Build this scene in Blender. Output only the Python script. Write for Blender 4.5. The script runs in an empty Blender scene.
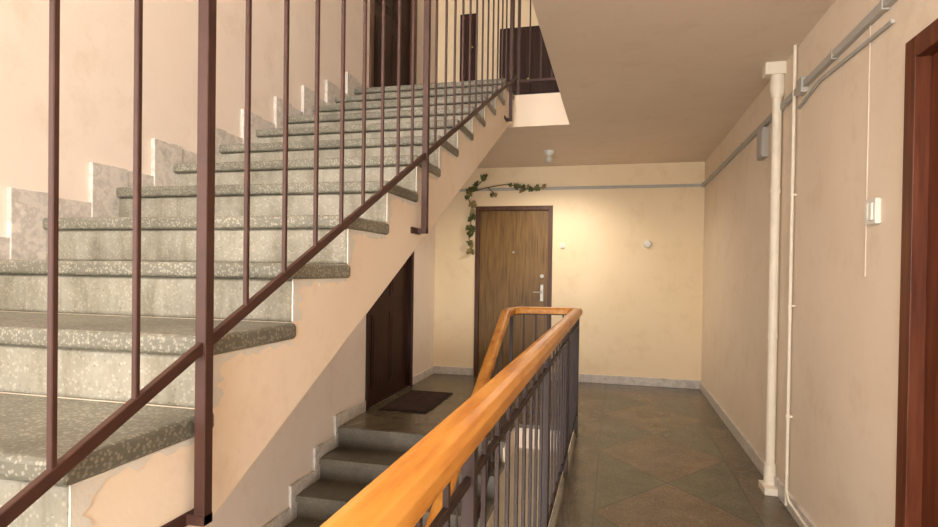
import bpy, bmesh, math, random
from mathutils import Vector, Matrix
random.seed(7)
S = bpy.context.scene
def lin(c):
    r=[]
    for v in c[:3]:
        v=v/255.0
        r.append(v/12.92 if v<=0.04045 else ((v+0.055)/1.055)**2.4)
    return (r[0],r[1],r[2],1.0)

# ---------------------------------------------------------------- materials
def new_mat(name, rough=0.6, spec=0.5):
    m=bpy.data.materials.new(name); m.use_nodes=True
    nt=m.node_tree; b=nt.nodes['Principled BSDF']
    b.inputs['Roughness'].default_value=rough
    b.inputs['Specular IOR Level'].default_value=spec
    return m,nt,b
def N(nt,t,**kw):
    n=nt.nodes.new(t)
    for k,v in kw.items(): setattr(n,k,v)
    return n
def coords(nt, scale=(1,1,1), rot=(0,0,0)):
    tc=N(nt,'ShaderNodeTexCoord'); mp=N(nt,'ShaderNodeMapping')
    mp.inputs['Scale'].default_value=scale; mp.inputs['Rotation'].default_value=rot
    nt.links.new(tc.outputs['Object'],mp.inputs['Vector']); return mp.outputs['Vector']
def ramp(nt, src, stops):
    r=N(nt,'ShaderNodeValToRGB'); e=r.color_ramp.elements
    while len(e)<len(stops): e.new(0.5)
    for i,(p,c) in enumerate(stops):
        e[i].position=p; e[i].color=c
    nt.links.new(src,r.inputs['Fac']); return r.outputs['Color']
def noise(nt, vec, scale, detail=4, rough=0.5):
    n=N(nt,'ShaderNodeTexNoise'); n.inputs['Scale'].default_value=scale
    n.inputs['Detail'].default_value=detail; n.inputs['Roughness'].default_value=rough
    nt.links.new(vec,n.inputs['Vector']); return n.outputs['Fac']
def mix(nt, a, b, fac, blend='MIX'):
    m=N(nt,'ShaderNodeMix',data_type='RGBA',blend_type=blend)
    for sock,v in ((m.inputs[6],a),(m.inputs[7],b),(m.inputs[0],fac)):
        if hasattr(v,'node'): nt.links.new(v,sock)
        else: sock.default_value=v
    return m.outputs[2]
def bump(nt,b,h,strength=0.2,dist=0.01):
    n=N(nt,'ShaderNodeBump'); n.inputs['Strength'].default_value=strength; n.inputs['Distance'].default_value=dist
    nt.links.new(h,n.inputs['Height']); nt.links.new(n.outputs['Normal'],b.inputs['Normal'])
def paint(name,c1,c2,rough=0.6,bs=0.2):
    m,nt,b=new_mat(name,rough,0.25)
    v=coords(nt); n=noise(nt,v,1.6,5,0.6)
    c=ramp(nt,n,[(0.35,lin(c1)),(0.7,lin(c2))])
    g=ramp(nt,noise(nt,v,4,8,0.75),[(0.30,(0.92,0.89,0.85,1)),(0.47,(1,1,1,1))])
    nt.links.new(mix(nt,c,g,1.0,'MULTIPLY'),b.inputs['Base Color'])
    bump(nt,b,noise(nt,v,45,5,0.6),bs,0.003)
    return m
def terrazzo(name,base,chipA,chipB,scale=90,rough=0.35,amount=0.5,dirtc=0.6,streak=False):
    m,nt,b=new_mat(name,rough,0.4)
    v=coords(nt)
    vo=N(nt,'ShaderNodeTexVoronoi'); vo.inputs['Scale'].default_value=scale
    nt.links.new(v,vo.inputs['Vector'])
    sep=N(nt,'ShaderNodeSeparateColor'); nt.links.new(vo.outputs['Color'],sep.inputs['Color'])
    chip=ramp(nt,sep.outputs[1],[(0.0,lin(chipA)),(1.0,lin(chipB))])
    isch=ramp(nt,sep.outputs[0],[(amount,(0,0,0,1)),(amount+0.02,(1,1,1,1))])
    edge=ramp(nt,vo.outputs['Distance'],[(0.40,(1,1,1,1)),(0.6,(0,0,0,1))])
    f=N(nt,'ShaderNodeMath',operation='MULTIPLY'); nt.links.new(isch,f.inputs[0]); nt.links.new(edge,f.inputs[1])
    col=mix(nt,lin(base),chip,f.outputs[0])
    dirt=ramp(nt,noise(nt,v,3.2,8,0.7),[(0.35,(dirtc,dirtc,dirtc*0.97,1)),(0.62,(1,1,1,1))])
    col=mix(nt,col,dirt,1.0,'MULTIPLY')
    if streak:
        st=ramp(nt,noise(nt,coords(nt,(14,14,3.0)),1.0,6,0.65),[(0.36,(0.70,0.68,0.62,1)),(0.56,(1,1,1,1))])
        col=mix(nt,col,st,1.0,'MULTIPLY')
    nt.links.new(col,b.inputs['Base Color'])
    return m,nt,b,col,v
def wood(name,c1,c2,c3,scale=(12,12,1.0),rough=0.35,ns=3.0,bs=0.05,spec=0.4):
    m,nt,b=new_mat(name,rough,spec)
    v=coords(nt,scale)
    n=noise(nt,v,ns,6,0.6)
    nt.links.new(ramp(nt,n,[(0.3,lin(c1)),(0.5,lin(c2)),(0.72,lin(c3))]),b.inputs['Base Color'])
    bump(nt,b,n,bs,0.003)
    return m
def plain(name,c,rough=0.5,metal=0.0,vary=0.12):
    m,nt,b=new_mat(name,rough,0.35)
    b.inputs['Metallic'].default_value=metal
    n=noise(nt,coords(nt),14,4,0.6); l=lin(c)
    nt.links.new(ramp(nt,n,[(0.3,tuple(x*(1-vary) for x in l[:3])+(1,)),(0.7,tuple(min(1,x*(1+vary)) for x in l[:3])+(1,))]),b.inputs['Base Color'])
    return m

M={}
M['left']=paint('paint_left_wall',(231,216,202),(237,223,210))
M['back']=paint('paint_back_wall',(242,221,184),(246,226,193))
M['right']=paint('paint_right_wall',(235,219,198),(241,226,206))
M['ceil']=paint('paint_ceiling',(228,210,190),(233,216,197),0.7,0.12)
M['string']=paint('paint_stair_side',(243,224,202),(247,231,210))
M['plaster']=paint('chipped_plaster',(218,212,202),(236,231,221),0.8,0.5)
M['stair']=terrazzo('terrazzo_tread',(122,119,106),(148,144,129),(170,165,150),140,0.45,0.5,0.58)[0]
M['riser']=terrazzo('terrazzo_riser',(156,151,137),(182,176,161),(130,126,114),130,0.55,0.45,0.68,True)[0]
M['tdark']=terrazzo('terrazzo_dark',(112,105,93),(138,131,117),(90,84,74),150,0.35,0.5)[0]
def floor_mat():
    m,nt,b,col,v=terrazzo('terrazzo_floor',(112,103,88),(142,132,114),(80,73,62),110,0.27,0.5,0.62)
    sx=N(nt,'ShaderNodeSeparateXYZ'); nt.links.new(v,sx.inputs[0])
    def M_(op,a,b_=None):
        n=N(nt,'ShaderNodeMath',operation=op)
        for i,x in enumerate((a,b_)):
            if x is None: continue
            if hasattr(x,'node'): nt.links.new(x,n.inputs[i])
            else: n.inputs[i].default_value=x
        return n.outputs[0]
    xc=M_('SUBTRACT',sx.outputs[0],0.33)
    ax=M_('ABSOLUTE',xc)
    border=M_('GREATER_THAN',ax,0.42)
    u=M_('DIVIDE',ax,0.42)
    yy=M_('PINGPONG',M_('ADD',sx.outputs[1],0.15),0.55)
    w=M_('DIVIDE',yy,0.55)
    s=M_('ADD',u,w)
    dia=M_('LESS_THAN',s,1.0)
    inside=M_('SUBTRACT',1.0,border)
    dia=M_('MULTIPLY',dia,inside)
    l1=M_('LESS_THAN',M_('ABSOLUTE',M_('SUBTRACT',s,1.0)),0.02)
    l1=M_('MULTIPLY',l1,inside)
    l2=M_('LESS_THAN',M_('ABSOLUTE',M_('SUBTRACT',ax,0.42)),0.006)
    line=M_('MAXIMUM',l1,l2)
    c=mix(nt,col,(0.80,0.88,0.78,1),1.0,'MULTIPLY')
    c2=mix(nt,col,(1.10,0.95,0.83,1),1.0,'MULTIPLY')
    c3=mix(nt,c,c2,dia)
    c3=mix(nt,c3,mix(nt,col,(0.93,0.88,0.79,1),1.0,'MULTIPLY'),border)
    c4=mix(nt,c3,(0.05,0.042,0.035,1),M_('MULTIPLY',line,0.45))
    nt.links.new(c4,b.inputs['Base Color'])
    return m
M['floor']=floor_mat()
def marble():
    m,nt,b=new_mat('marble_skirting',0.35)
    v=coords(nt); n=noise(nt,v,7,8,0.7)
    nt.links.new(ramp(nt,n,[(0.3,lin((160,155,150))),(0.48,lin((214,206,197))),(0.55,lin((188,180,172))),(0.62,lin((222,214,205)))]),b.inputs['Base Color'])
    return m
M['marble']=marble()
M['pine']=wood('varnished_pine',(180,104,38),(212,142,58),(224,162,82),(7,0.9,7),0.38,3.2,0.03)
M['oak']=wood('oak_door_veneer',(90,66,34),(120,90,48),(140,108,62),(14,14,0.9),0.42,3,0.05)
M['dkwood']=wood('dark_wood_door',(40,22,16),(54,31,23),(68,42,32),(14,14,0.9),0.5,3,0.05,0.2)
M['redwood']=wood('reddish_door_veneer',(78,38,22),(98,50,30),(116,66,42),(14,14,0.9),0.42,3,0.05,0.3)
M['frame']=wood('door_frame_wood',(68,42,28),(86,56,38),(100,68,48),(14,14,0.9),0.42,3,0.05)
M['metal']=plain('brown_enamel_metal',(70,44,36),0.48,0.0,0.18)
M['metal2']=plain('dark_enamel_metal',(54,38,34),0.48,0.0,0.18)
M['pipe']=plain('cream_pipe_paint',(236,226,208),0.4,0,0.05)
M['cable']=plain('painted_over_cable',(222,205,188),0.5,0,0.05)
M['trunk']=plain('grey_plastic_trunking',(180,177,170),0.5,0,0.06)
M['white']=plain('white_plastic',(232,230,222),0.35,0,0.03)
M['steel']=plain('steel',(170,165,155),0.3,0.9,0.05)
M['brass']=plain('brass',(190,160,90),0.3,0.9,0.05)
M['mat']=plain('doormat_fibre',(62,42,34),0.95,0,0.5)
M['mat2']=plain('doormat_border',(48,37,31),0.95,0,0.4)
M['leaf']=plain('leaf_green',(88,94,54),0.6,0,0.5)
M['leafy']=plain('leaf_yellowed',(140,124,82),0.6,0,0.4)
M['stem']=plain('vine_stem',(80,62,38),0.7,0,0.2)
M['wframe']=plain('white_window_frame',(235,235,230),0.4,0,0.02)
gm,gnt,gb=new_mat('bulb_glass',0.06); gb.inputs['Base Color'].default_value=(0.62,0.58,0.50,1)
M['bulb']=gm

# ---------------------------------------------------------------- mesh builder
class B:
    def __init__(s): s.v=[]; s.f=[]; s.mi=[]; s.mats=[]; s.sm=[]
    def m(s,k):
        if k not in s.mats: s.mats.append(k)
        return s.mats.index(k)
    def add(s,vs,fs,mat,smooth=False):
        o=len(s.v); s.v+= [tuple(v) for v in vs]
        for f in fs: s.f.append([i+o for i in f]); s.mi.append(s.m(mat)); s.sm.append(smooth)
    def box(s,x0,x1,y0,y1,z0,z1,mat):
        vs=[(x,y,z) for x in (x0,x1) for y in (y0,y1) for z in (z0,z1)]
        fs=[(0,1,3,2),(4,6,7,5),(0,4,5,1),(2,3,7,6),(0,2,6,4),(1,5,7,3)]
        s.add(vs,fs,mat)
    def prismx(s,poly,x0,x1,mat):
        n=len(poly)
        vs=[(x0,y,z) for y,z in poly]+[(x1,y,z) for y,z in poly]
        fs=[tuple(range(n)),tuple(reversed(range(n,2*n)))]
        for i in range(n):
            j=(i+1)%n; fs.append((i,i+n,j+n,j))
        s.add(vs,fs,mat)
    def sweep(s,pts,prof,mat,smooth=False,fixed_up=True):
        pts=[Vector(p) for p in pts]; n=len(prof); vs=[]
        Z=Vector((0,0,1))
        for i,p in enumerate(pts):
            a=(pts[i]-pts[i-1]).normalized() if i>0 else None
            b=(pts[i+1]-pts[i]).normalized() if i<len(pts)-1 else None
            if a is None: a=b
            if b is None: b=a
            def side(t):
                h=Vector((t.x,t.y,0))
                return None if h.length<1e-4 else h.normalized().cross(Z)
            sa,sb=side(a),side(b)
            if sa is None and sb is None: sd=Vector((1,0,0)); up=Vector((0,1,0)); sc=1
            else:
                sa=sa or sb; sb=sb or sa
                sd=(sa+sb).normalized(); sc=1/max(0.5,sd.dot(sa))
                if fixed_up: up=Z
                else:
                    t=(a+b).normalized(); up=sd.cross(t).normalized()
            for (u,w) in prof: vs.append(p+sd*u*sc+up*w)
        fs=[]
        for i in range(len(pts)-1):
            for j in range(n):
                k=(j+1)%n; fs.append((i*n+j,i*n+k,(i+1)*n+k,(i+1)*n+j))
        s.add(vs,fs,mat,smooth)
        s.add(vs[:n],[tuple(range(n))],mat); s.add(vs[-n:],[tuple(reversed(range(n)))],mat)
    def bar(s,p0,p1,w,h,mat):
        s.sweep([p0,p1],[(-w/2,-h/2),(w/2,-h/2),(w/2,h/2),(-w/2,h/2)],mat,False,False)
    def rod(s,pts,r,mat,n=14):
        pts=[Vector(p) for p in pts]; vs=[]
        t0=(pts[1]-pts[0]).normalized(); ref=Vector((1,0,0)) if abs(t0.x)<0.9 else Vector((0,1,0))
        for i,p in enumerate(pts):
            a=(pts[min(i+1,len(pts)-1)]-pts[max(i-1,0)]).normalized()
            u=(ref-a*ref.dot(a)).normalized(); w=a.cross(u); ref=u
            rr=r[i] if isinstance(r,(list,tuple)) else r
            for k in range(n):
                an=2*math.pi*k/n; vs.append(p+u*rr*math.cos(an)+w*rr*math.sin(an))
        fs=[]
        for i in range(len(pts)-1):
            for j in range(n):
                k=(j+1)%n; fs.append((i*n+j,i*n+k,(i+1)*n+k,(i+1)*n+j))
        s.add(vs,fs,mat,True)
        s.add(vs[:n],[tuple(reversed(range(n)))],mat); s.add(vs[-n:],[tuple(range(n))],mat)
    def done(s,name,bevel=0,seg=2):
        me=bpy.data.meshes.new(name); me.from_pydata(s.v,[],s.f)
        for k in s.mats: me.materials.append(M[k])
        for i,p in enumerate(me.polygons): p.material_index=s.mi[i]; p.use_smooth=s.sm[i]
        bm=bmesh.new(); bm.from_mesh(me); bmesh.ops.recalc_face_normals(bm,faces=bm.faces); bm.to_mesh(me); bm.free()
        o=bpy.data.objects.new(name,me); S.collection.objects.link(o)
        if bevel:
            md=o.modifiers.new('bevel','BEVEL'); md.width=bevel; md.segments=seg; md.limit_method='ANGLE'
        return o

# ---------------------------------------------------------------- dimensions
XL,XR,YB,YN=-2.16,0.942,6.84,-2.4
CEIL=2.51; TOP=5.4; LOW=-2.72
RISE=0.1663; RUN=0.3385; SX=-0.87
Yk=lambda k:1.425+RUN*(k-8)
Zk=lambda k:1.285+RISE*(k-8)
UP=Zk(17)
YSLAB=4.94
def wall(name,axis,c0,c1,a0,a1,z0,z1,holes,mat):
    b=B()
    As=sorted({a0,a1}|{h[0] for h in holes}|{h[1] for h in holes}); Zs=sorted({z0,z1}|{h[2] for h in holes}|{h[3] for h in holes})
    for i in range(len(As)-1):
        for j in range(len(Zs)-1):
            am=(As[i]+As[i+1])/2; zm=(Zs[j]+Zs[j+1])/2
            if any(h[0]<am<h[1] and h[2]<zm<h[3] for h in holes): continue
            if axis=='x': b.box(c0,c1,As[i],As[i+1],Zs[j],Zs[j+1],mat)
            else: b.box(As[i],As[i+1],c0,c1,Zs[j],Zs[j+1],mat)
    return b.done(name)
DL=(4.82,6.04); DH=2.05
W3=(-2.0,-0.7,0.85,2.3)  # unseen side opening, added to let in more light
wall('wall_left','x',XL-0.2,XL,YN-0.2,YB+0.2,LOW,TOP,[(DL[0],DL[1],0,DH),(DL[0],DL[1],UP,UP+DH),W3],'left')
DB=(-1.647,-0.717)
wall('wall_back','y',YB,YB+0.2,XL,XR,LOW,TOP,[(DB[0],DB[1],0,DH)],'back')
DR=(1.30,2.24)
wall('wall_right','x',XR,XR+0.2,YN-0.2,YB+0.2,LOW,TOP,[(DR[0],DR[1],0,DH)],'right')
W1=(-0.75,0.8,0.6,2.35); W2=(-2.0,0.7,3.55,5.1); W4=(-2.0,0.7,-2.0,-0.5)  # last opening is unseen, added to light the down flight
wall('wall_near','y',YN-0.2,YN,XL,XR,LOW,TOP,[W1,W2,W4],'right')
b=B(); b.box(XL-0.2,XR+0.2,YN-0.2,YB+0.2,TOP,TOP+0.15,'ceil'); b.done('ceiling_upper')
slabs=((-0.39,XR,YN,YB),(XL,-0.39,YSLAB,YB))
b=B()
for (x0,x1,y0,y1) in slabs: b.box(x0,x1,y0,y1,CEIL,UP-0.012,'ceil')
b.done('ceiling')
b=B()
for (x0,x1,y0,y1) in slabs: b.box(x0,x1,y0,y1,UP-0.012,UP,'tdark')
b.done('floor_upper')
b=B(); b.box(SX+0.005,-0.385,YSLAB-0.012,YSLAB,CEIL,UP,'string'); b.done('trim_slab_edge')
YD=4.28
b=B()
for (x0,x1,y0,y1) in ((-0.30,XR,YN,4.78),(XL,XR,4.78,YB),(XL,-0.78,YD,4.78),(XL,-0.30,YN,-0.50)):
    b.box(x0,x1,y0,y1,-0.03,0,'floor'); b.box(x0,x1,y0,y1,-0.2,-0.03,'string')
b.done('floor')
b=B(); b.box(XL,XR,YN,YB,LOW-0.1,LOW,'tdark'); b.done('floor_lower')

# ---------------------------------------------------------------- up flight
b=B()
prof=[]
nz=0.03; XS=XL+0.003
yb=lambda z:(z+0.44-Zk(8))/(RISE/RUN)+Yk(8)
prof.append((Yk(1)+nz,0.001))
for k in range(1,18):
    prof.append((Yk(k)+nz,Zk(k)-0.002))
    if k<17: prof.append((Yk(k+1)+nz,Zk(k)-0.002))
YE=YSLAB-0.014
prof.append((YE,Zk(17)-0.002)); prof.append((YE,CEIL)); prof.append((min(yb(CEIL),YE-0.01),CEIL)); prof.append((yb(0.0),0.001))
b.prismx(prof,XS,SX,'string')
for k in range(1,18):
    y,z=Yk(k),Zk(k)
    y1=Yk(k+1)+nz if k<17 else YE
    b.box(XS+0.001,SX+0.012,y,y1,z-0.045,z,'stair')
    b.box(XS+0.001,SX+0.003,y+nz-0.014,y+nz+0.01,max(z-RISE,0.002),z-0.045,'riser')
b.done('staircase_up',0.014,3)
# ragged plaster where the terrazzo meets the painted stair side
b=B(); rj=random.Random(3)
for k in range(2,18):
    ya=Yk(k)+nz-0.012; za=Zk(k-1)+0.004; zb=Zk(k)-0.046
    n=11; pts=[(ya,za),(ya,zb)]
    for i in range(n):
        t=i/(n-1); pts.append((ya+0.02+rj.uniform(0.0,0.04)+(0.04 if t<0.2 else 0),zb+(za-zb)*t))
    b.prismx(pts,SX,SX+0.0035,'plaster')
    y0=Yk(k)+0.06; y1=Yk(k+1)+nz-0.02 if k<17 else YE-0.1
    zt=Zk(k)-0.046; pts=[(y0,zt),(y1,zt)]
    m=16
    for i in range(m):
        t=i/(m-1); pts.append((y1+(y0-y1)*t,zt-rj.uniform(0.003,0.022)))
    b.prismx(pts,SX,SX+0.002,'plaster')
b.done('trim_plaster_edge')
b=B()
for k in range(1,18):
    ye=(Yk(k+1)+nz) if k<17 else DL[0]-0.01
    j=random.uniform(-0.012,0.012)
    b.box(XL,XL+0.018,Yk(k)+0.03,ye-0.10,Zk(k),Zk(k)+0.085,'marble')
    if k<17: b.box(XL,XL+0.022,ye-0.15,ye+0.035,Zk(k)+0.0,Zk(k+1)+0.10+j,'marble')
b.done('trim_stair_skirting',0.003)

# ---------------------------------------------------------------- down flight
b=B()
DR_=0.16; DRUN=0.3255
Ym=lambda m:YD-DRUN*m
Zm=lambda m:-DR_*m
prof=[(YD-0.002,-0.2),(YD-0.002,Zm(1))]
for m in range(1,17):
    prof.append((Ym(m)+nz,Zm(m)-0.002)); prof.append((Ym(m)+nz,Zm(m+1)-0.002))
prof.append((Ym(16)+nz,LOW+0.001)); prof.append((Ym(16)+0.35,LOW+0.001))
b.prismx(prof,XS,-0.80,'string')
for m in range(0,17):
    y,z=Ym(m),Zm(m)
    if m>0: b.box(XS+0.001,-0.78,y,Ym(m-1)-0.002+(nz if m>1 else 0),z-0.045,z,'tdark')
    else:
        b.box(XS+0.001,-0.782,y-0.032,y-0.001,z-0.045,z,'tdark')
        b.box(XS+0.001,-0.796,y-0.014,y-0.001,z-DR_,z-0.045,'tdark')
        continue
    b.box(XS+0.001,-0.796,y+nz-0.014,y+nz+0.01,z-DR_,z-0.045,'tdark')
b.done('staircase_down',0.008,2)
b=B()
for m in range(0,12):
    yf=Ym(m-1)+nz if m>0 else DL[0]-0.02
    j=random.uniform(-0.008,0.01)
    b.box(XL,XL+0.018,Ym(m)+0.02,yf,Zm(m),Zm(m)+0.09+j,'marble')
    b.box(XL,XL+0.02,Ym(m)-0.06,Ym(m)+0.07,Zm(m+1),Zm(m)+0.09+j,'marble')
b.done('trim_down_stair_skirting',0.003)

# ---------------------------------------------------------------- baseboards
b=B(); b.box(DB[1]+0.01,XR,YB-0.02,YB,0,0.095,'marble'); b.box(XL,DB[0]-0.01,YB-0.02,YB,0,0.095,'marble'); b.done('baseboard_back',0.003)
b=B(); b.box(XR-0.018,XR,DR[1]+0.01,YB-0.02,0,0.09,'marble'); b.box(XR-0.018,XR,YN,DR[0]-0.01,0,0.09,'marble'); b.done('baseboard_right',0.003)
b=B(); b.box(XL,XL+0.018,DL[1]+0.01,YB-0.02,0,0.09,'marble'); b.done('baseboard_left',0.003)

# ---------------------------------------------------------------- doors
def door_x(name,xf,sgn,y0,y1,z0,leaf,frame,hy,panels=True,inset=0.04):
    b=B(); fw=0.07
    def bx(d0,d1,ya,yb_,za,zb,mat):
        xs=sorted((xf-sgn*d0,xf-sgn*d1)); b.box(xs[0],xs[1],ya,yb_,za,zb,mat)
    z1=z0+DH
    bx(-0.015,0.12,y0,y0+fw,z0,z1,frame); bx(-0.015,0.12,y1-fw,y1,z0,z1,frame); bx(-0.015,0.12,y0+fw,y1-fw,z1-fw,z1,frame)
    bx(inset,inset+0.05,y0+fw,y1-fw,z0+0.01,z1-fw,leaf)
    bx(0.0,0.12,y0+fw,y1-fw,z0,z0+0.015,frame)
    if panels:
        w=(y1-y0-2*fw)
        for (za,zb) in ((0.15,0.85),(1.0,1.85)):
            for (a,c) in ((0.12,0.46),(0.54,0.88)):
                ya,yc=y0+fw+w*a,y0+fw+w*c
                bx(inset-0.008,inset,ya,yc,z0+za,z0+zb,leaf)
                bx(inset-0.014,inset-0.008,ya+0.04,yc-0.04,z0+za+0.04,z0+zb-0.04,leaf)
    bx(inset-0.006,inset,hy-0.02,hy+0.02,z0+0.95,z0+1.15,'brass')
    b.rod([(xf-sgn*inset,hy,z0+1.06),(xf-sgn*(inset-0.045),hy,z0+1.06)],0.009,'brass')
    s2=1 if hy<(y0+y1)/2 else -1
    b.rod([(xf-sgn*(inset-0.045),hy-s2*0.01,z0+1.06),(xf-sgn*(inset-0.045),hy+s2*0.11,z0+1.06)],0.009,'brass')
    return b.done(name,0.004)
door_x('door_1',XL,1,DL[0],DL[1],0,'dkwood','dkwood',DL[0]+0.13,True)
door_x('door_2',XL,1,DL[0],DL[1],UP,'dkwood','frame',DL[0]+0.13,True)
door_x('door_3',XR,-1,DR[0],DR[1],0,'redwood','redwood',DR[0]+0.12,True,0.03)
b=B(); x0,x1=DB; fw=0.05
b.box(x0,x0+fw,YB-0.015,YB+0.1,0,DH,'frame'); b.box(x1-fw,x1,YB-0.015,YB+0.1,0,DH,'frame'); b.box(x0+fw,x1-fw,YB-0.015,YB+0.1,DH-fw,DH,'frame')
b.box(x0+fw,x1-fw,YB+0.02,YB+0.07,0.01,DH-fw,'oak'); b.box(x0+fw,x1-fw,YB,YB+0.1,0,0.012,'frame')
hx=x1-0.12
b.box(hx-0.02,hx+0.02,YB+0.014,YB+0.02,0.92,1.12,'steel')
b.rod([(hx,YB+0.02,1.03),(hx,YB-0.03,1.03)],0.009,'steel'); b.rod([(hx+0.01,YB-0.03,1.03),(hx-0.10,YB-0.03,1.03)],0.009,'steel')
b.rod([(hx,YB+0.022,1.22),(hx,YB+0.005,1.22)],0.022,'steel')
b.rod([((x0+x1)/2,YB+0.022,1.5),((x0+x1)/2,YB+0.012,1.5)],0.014,'steel')
b.done('door_4',0.003)
b=B()
b.box(-1.36,-0.60,YB-0.12,YB,UP,4.12,'dkwood')
for (a,c) in ((-1.33,-0.99),(-0.97,-0.63)):
    b.box(a,c,YB-0.135,YB-0.12,UP+0.08,4.09,'dkwood'); b.box(a+0.06,c-0.06,YB-0.142,YB-0.135,UP+0.16,4.02,'dkwood')
b.rod([(-1.01,YB-0.135,3.5),(-1.01,YB-0.16,3.5)],0.012,'brass')
b.done('utility_cabinet',0.003)
b=B(); b.box(-1.86,-1.66,YB-0.06,YB,3.55,4.36,'dkwood'); b.box(-1.845,-1.675,YB-0.07,YB-0.06,3.57,4.34,'dkwood')
b.rod([(-1.70,YB-0.07,3.95),(-1.70,YB-0.085,3.95)],0.01,'brass'); b.done('electric_meter_cabinet',0.003)

# ---------------------------------------------------------------- stair railing (up flight)
b=B(); rx=-0.835; sl=RISE/RUN
nl=lambda y:Zk(8)+(y-Yk(8))*sl
lowz=lambda y:1.107+(y-1.046)*0.474; topz=lambda y:nl(y)+0.92
y0r,y1r=-0.55,4.84
b.bar((rx,y0r,lowz(y0r)),(rx,y1r,lowz(y1r)),0.014,0.024,'metal')
b.bar((rx,y0r,topz(y0r)),(rx,4.61,topz(4.61)),0.03,0.02,'metal')
posts=[-0.394,1.046,2.486,4.61]
for y in posts:
    w=0.013
    zb=nl(y)-0.37
    b.box(rx-w,rx+w,y-w,y+w,zb,topz(y),'metal')
    b.box(SX,rx+w,y-w-0.002,y+w+0.002,zb,zb+0.022,'metal')
    b.box(SX,SX+0.006,y-0.09,y+0.03,zb-0.004,zb+0.024,'metal')
y=-0.394+0.16-0.02
while y<4.8:
    if min(abs(y-p) for p in posts)>0.08: b.box(rx-0.0055,rx+0.0055,y-0.0055,y+0.0055,lowz(y),(topz(min(y,4.61))),'metal')
    y+=0.16
b.bar((rx,4.61,UP+0.98),(rx,4.97,UP+0.98),0.03,0.02,'metal')
b.bar((rx,4.97,UP+0.13),(-0.36,4.97,UP+0.13),0.014,0.024,'metal')
b.bar((rx,4.97,UP+0.98),(-0.36,4.97,UP+0.98),0.03,0.02,'metal')
for xx in (-0.835,-0.74,-0.645,-0.55,-0.455,-0.36):
    ww=0.012 if xx in (-0.835,-0.36) else 0.006
    b.box(xx-ww,xx+ww,4.97-ww,4.97+ww,UP if ww>0.01 else UP+0.13,UP+0.98,'metal')
b.bar((-0.36,4.97,UP+0.13),(-0.36,-0.5,UP+0.13),0.014,0.024,'metal')
b.bar((-0.36,4.97,UP+0.98),(-0.36,-0.5,UP+0.98),0.03,0.02,'metal')
y=4.81
while y>-0.5:
    b.box(-0.366,-0.354,y-0.006,y+0.006,UP,UP+0.98,'metal'); y-=0.16
b.sweep([(rx,y0r,topz(y0r)+0.03),(rx,4.61,topz(4.61)+0.03)],[(-0.035,-0.02),(0.035,-0.02),(0.038,0.01),(0.025,0.03),(-0.025,0.03),(-0.038,0.01)],'pine')
b.done('stair_railing_up',0.0015,1)

# ---------------------------------------------------------------- balustrade with wooden handrail
b=B()
hx_=-0.285; RZ=0.96; XD=-0.82
pr=[(-0.036,-0.026),(0.036,-0.026),(0.039,-0.014),(0.039,0.008),(0.029,0.024),(0.012,0.028),(-0.012,0.028),(-0.029,0.024),(-0.039,0.008),(-0.039,-0.014)]
dz=lambda y:0.945+(y-4.45)*sl
path=[(hx_,-0.55,RZ),(hx_,4.66,RZ),(hx_-0.06,4.72,RZ),(XD+0.06,4.72,RZ-0.005),(XD,4.66,RZ-0.012),(XD,4.45,dz(4.45)),(XD,-0.4,dz(-0.4))]
b.sweep(path,pr,'pine')
fl=[(-0.018,-0.036),(0.018,-0.036),(0.018,-0.026),(-0.018,-0.026)]
b.sweep(path,fl,'metal2')
b.bar((hx_,-0.5,0.12),(hx_,4.72,0.12),0.014,0.024,'metal2')
b.bar((hx_,4.72,0.12),(XD,4.72,0.12),0.014,0.024,'metal2')
b.bar((XD,4.45,dz(4.45)-0.80),(XD,-0.4,dz(-0.4)-0.80),0.014,0.024,'metal2')
b.bar((hx_,-0.5,0.84),(hx_,4.72,0.84),0.012,0.02,'metal2')
PB=(-0.25,1.16,2.56,3.7,4.72)
for y in PB:
    b.box(hx_-0.014,hx_+0.014,y-0.014,y+0.014,0.0,RZ-0.025,'metal2')
y=-0.25
while y<4.7:
    if min(abs(y-p) for p in PB)>0.05: b.box(hx_-0.006,hx_+0.006,y-0.006,y+0.006,0.12,RZ-0.025,'metal2')
    y+=0.155
for xx in (-0.40,-0.51,-0.62,-0.72): b.box(xx-0.006,xx+0.006,4.714,4.726,0.12,RZ-0.03,'metal2')
for y in (4.72,3.3,1.9,0.5):
    zt=min(RZ-0.03,dz(y)-0.03)
    b.box(XD-0.014,XD+0.014,y-0.014,y+0.014,(0 if y>4.4 else zt-0.98),zt,'metal2')
y=4.3
while y>-0.3:
    b.box(XD-0.006,XD+0.006,y-0.006,y+0.006,dz(y)-0.80,dz(y)-0.025,'metal2'); y-=0.155
b.done('balustrade',0.0015,1)

# ---------------------------------------------------------------- right wall services
b=B(); px=XR-0.036; py=3.75
b.rod([(px,py,0.10),(px,py,CEIL-0.16)],0.026,'pipe',20)
b.rod([(px,py,CEIL-0.20),(px,py,CEIL-0.15),(px,py,CEIL-0.06)],[0.03,0.042,0.036],'pipe',20)
b.box(px-0.075,XR,py-0.045,py+0.045,CEIL-0.07,CEIL,'pipe')
b.rod([(px,py,0.16),(px,py,0.03)],0.034,'pipe',20)
b.box(px-0.05,XR,py-0.10,py+0.05,0,0.04,'pipe')
for z in (0.9,1.75): b.rod([(px,py,z),(px,py,z+0.025)],0.030,'pipe',20)
b.done('riser_pipe',0.003)
b=B(); b.rod([(XR-0.02,3.47,0.02),(XR-0.02,3.47,CEIL)],0.009,'pipe',12); b.rod([(XR-0.02,3.47,0.1),(XR-0.02,3.42,0.06),(XR-0.02,3.2,0.05),(XR-0.02,2.3,0.05)],0.008,'pipe',8)
for z in (0.5,1.1,1.7): b.box(XR-0.032,XR,3.458,3.482,z,z+0.01,'pipe')
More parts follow.
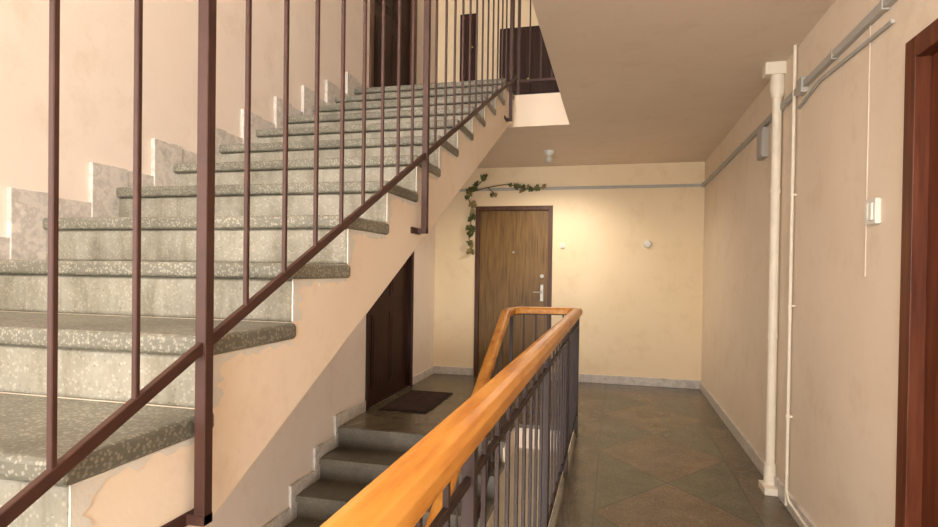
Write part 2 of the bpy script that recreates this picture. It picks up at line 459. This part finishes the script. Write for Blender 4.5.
b.done('heating_pipe')
b=B()
b.box(XR-0.025,XR,DR[1]-1.9,YB,2.235,2.27,'trunk'); b.box(XL+0.002,XR-0.02,YB-0.025,YB,2.235,2.265,'trunk')
b.box(XR-0.035,XR,3.3,3.38,2.21,2.29,'trunk'); b.box(XR-0.03,XR,YB-0.035,YB,2.225,2.28,'trunk')
for yy in (2.4,2.9,4.8,5.6,6.3): b.box(XR-0.028,XR,yy-0.01,yy+0.01,2.23,2.275,'trunk')
b.done('cable_trunking',0.003)
b=B(); b.rod([(XR-0.008,2.35,2.17),(XR-0.01,3.1,2.20),(XR-0.01,3.42,2.16)],0.008,'trunk',8); b.done('loose_cable')
b=B(); b.rod([(XR-0.004,2.55,1.27),(XR-0.004,2.55,2.24)],0.003,'cable',8); b.done('switch_cable')
b=B(); b.box(XR-0.04,XR,4.07,4.22,2.03,2.22,'trunk'); b.box(XR-0.045,XR-0.04,4.085,4.205,2.045,2.205,'trunk'); b.done('junction_box',0.004)
b=B(); b.box(XR-0.02,XR,2.43,2.52,1.465,1.56,'white'); b.box(XR-0.028,XR-0.02,2.445,2.47,1.48,1.545,'white'); b.box(XR-0.028,XR-0.02,2.48,2.505,1.48,1.545,'white'); b.done('light_switch',0.003)
b=B(); b.rod([(0.35,YB,1.60),(0.35,YB-0.02,1.60),(0.35,YB-0.035,1.60)],[0.045,0.045,0.03],'white',24); b.rod([(0.35,YB-0.035,1.60),(0.35,YB-0.042,1.60)],0.012,'white'); b.done('round_wall_socket')
b=B(); b.box(-0.625,-0.575,YB-0.018,YB,1.55,1.61,'white'); b.rod([(-0.6,YB-0.018,1.58),(-0.6,YB-0.026,1.58)],0.012,'steel'); b.done('doorbell_button',0.003)
lx,ly=-0.675,5.97
b=B()
b.rod([(lx,ly,CEIL),(lx,ly,CEIL-0.02),(lx,ly,CEIL-0.045)],[0.055,0.05,0.035],'white',20)
rs=[(0.024,-0.045),(0.03,-0.058),(0.04,-0.075),(0.042,-0.092),(0.034,-0.112),(0.014,-0.122)]
b.rod([(lx,ly,CEIL+z) for r,z in rs],[r for r,z in rs],'bulb',20)
b.done('ceiling_lamp')
b=B(); b.box(-2.05,-1.60,4.88,5.75,0,0.012,'mat2'); b.box(-2.01,-1.64,4.92,5.71,0.012,0.016,'mat'); b.done('doormat',0.003)

# ---------------------------------------------------------------- vine
b=B()
def crv(pts,n=24):
    out=[]
    P=[Vector((p[0],YB-0.04,p[1])) for p in pts]
    P=[P[0]]+P+[P[-1]]
    for i in range(1,len(P)-2):
        for j in range(n):
            t=j/n; a,b_,c,d=P[i-1],P[i],P[i+1],P[i+2]
            out.append(0.5*((2*b_)+(c-a)*t+(2*a-5*b_+4*c-d)*t*t+(3*b_-a-3*c+d)*t**3))
    out.append(P[-2]); return out
def leaf(p,size,mat):
    out=[(0,0),(0.35,-0.15),(0.55,0.15),(0.36,0.38),(0.40,0.62),(0.16,0.66),(0,1.0),(-0.16,0.66),(-0.40,0.62),(-0.36,0.38),(-0.55,0.15),(-0.35,-0.15)]
    R=Matrix.Rotation(random.uniform(0,6.28),3,'Y')@Matrix.Rotation(random.uniform(-0.6,0.6),3,'X')@Matrix.Rotation(random.uniform(-0.6,0.6),3,'Z')
    vs=[]
    for (u,v) in out: vs.append(p+R@Vector((u*size,-0.25*abs(u)*size,v*size)))
    vs.append(p+R@Vector((0,0,0.4*size)))
    for v in vs: v.y=min(v.y,YB-0.028)
    b.add(vs,[(i,(i+1)%12,12) for i in range(12)],mat)
for pts,cnt,s in (([(-1.70,1.48),(-1.72,1.75),(-1.68,1.98),(-1.74,2.2),(-1.62,2.30),(-1.50,2.42)],24,0.085),([(-1.70,2.22),(-1.5,2.27),(-1.25,2.30),(-1.05,2.25),(-0.80,2.26)],5,0.06),([(-1.5,2.27),(-1.42,2.2),(-1.44,2.15)],2,0.05)):
    c=crv(pts); b.rod(c,0.005,'stem',6)
    for i in range(cnt):
        leaf(random.choice(c)+Vector((random.uniform(-.02,.02),-0.01,random.uniform(-.02,.02))),s*random.uniform(0.7,1.2),random.choice(['leaf','leaf','leafy']))
for i in range(4): leaf(Vector((-1.12+0.08*i,YB-0.05,2.26)),0.08,'leaf')
b.done('ivy_garland')

# ---------------------------------------------------------------- windows + light
def window(name,W,cols):
    b=B(); x0,x1,z0,z1=W; f=0.06
    b.box(x0,x1,YN-0.14,YN-0.08,z0,z0+f,'wframe'); b.box(x0,x1,YN-0.14,YN-0.08,z1-f,z1,'wframe')
    for i in range(cols+1):
        x=x0+(x1-x0-f)*i/cols; b.box(x,x+f,YN-0.14,YN-0.08,z0+f,z1-f,'wframe')
    b.box(x0,x1,YN-0.08,YN+0.04,z0-0.03,z0,'wframe')
    b.done(name,0.004)
window('window_1',W1,2); window('window_2',W2,3); window('fill_window_lower',W4,3)  # the lower-level window is an unseen addition for extra light
b=B(); f=0.06; y0,y1,z0,z1=W3
b.box(XL-0.14,XL-0.08,y0,y1,z0,z0+f,'wframe'); b.box(XL-0.14,XL-0.08,y0,y1,z1-f,z1,'wframe')
for i in range(3):
    y=y0+(y1-y0-f)*i/2; b.box(XL-0.14,XL-0.08,y,y+f,z0+f,z1-f,'wframe')
b.done('fill_window_side',0.004)  # unseen window added around the side fill light
def area(name,loc,sx,sy,power,rot,col):
    l=bpy.data.lights.new(name,'AREA'); l.shape='RECTANGLE'; l.size=sx; l.size_y=sy; l.energy=power; l.color=col
    o=bpy.data.objects.new(name,l); o.location=loc; o.rotation_euler=rot; S.collection.objects.link(o)
R90=(math.radians(90),0,0); DAY=(1.0,0.985,0.96)
area('window_light_corridor',((W1[0]+W1[1])/2,YN-0.05,(W1[2]+W1[3])/2),1.45,1.6,120,R90,DAY)
area('window_light_upper',((W2[0]+W2[1])/2,YN-0.05,(W2[2]+W2[3])/2),2.5,1.4,210,R90,DAY)
area('fill_light_lower',((W4[0]+W4[1])/2,YN-0.05,(W4[2]+W4[3])/2),2.5,1.4,190,(math.radians(100),0,0),DAY)  # added fill, lifts the wall and soffit under the up flight
area('fill_light_side',(XL-0.05,(W3[0]+W3[1])/2,(W3[2]+W3[3])/2),1.3,1.4,80,(math.radians(90),0,math.radians(-90)),DAY)  # added fill from behind the camera, brightens the right wall
pl=bpy.data.lights.new('bulb_light','SPOT'); pl.energy=60; pl.color=(1,0.86,0.70); pl.shadow_soft_size=0.04
pl.spot_size=math.radians(172); pl.spot_blend=0.8
po=bpy.data.objects.new('bulb_light',pl); po.location=(lx,ly,CEIL-0.17); S.collection.objects.link(po)

w=bpy.data.worlds.new('world'); S.world=w; w.use_nodes=True
bg=w.node_tree.nodes['Background']; sky=w.node_tree.nodes.new('ShaderNodeTexSky'); sky.sky_type='HOSEK_WILKIE'
w.node_tree.links.new(sky.outputs[0],bg.inputs[0]); bg.inputs[1].default_value=1.0

# ---------------------------------------------------------------- camera
cam=bpy.data.cameras.new('camera'); co=bpy.data.objects.new('camera',cam); S.collection.objects.link(co)
cam.sensor_width=36; cam.lens=580/938*36; cam.shift_y=13.5/938; cam.clip_start=0.02
Rm=Matrix.Rotation(math.radians(14.13),4,'Z')@Matrix.Rotation(math.radians(90-0.6),4,'X')@Matrix.Rotation(math.radians(0.8),4,'Z')
co.matrix_world=Matrix.Translation((0,0,1.27))@Rm
S.camera=co
S.view_settings.view_transform='Standard'
S.view_settings.exposure=0.18
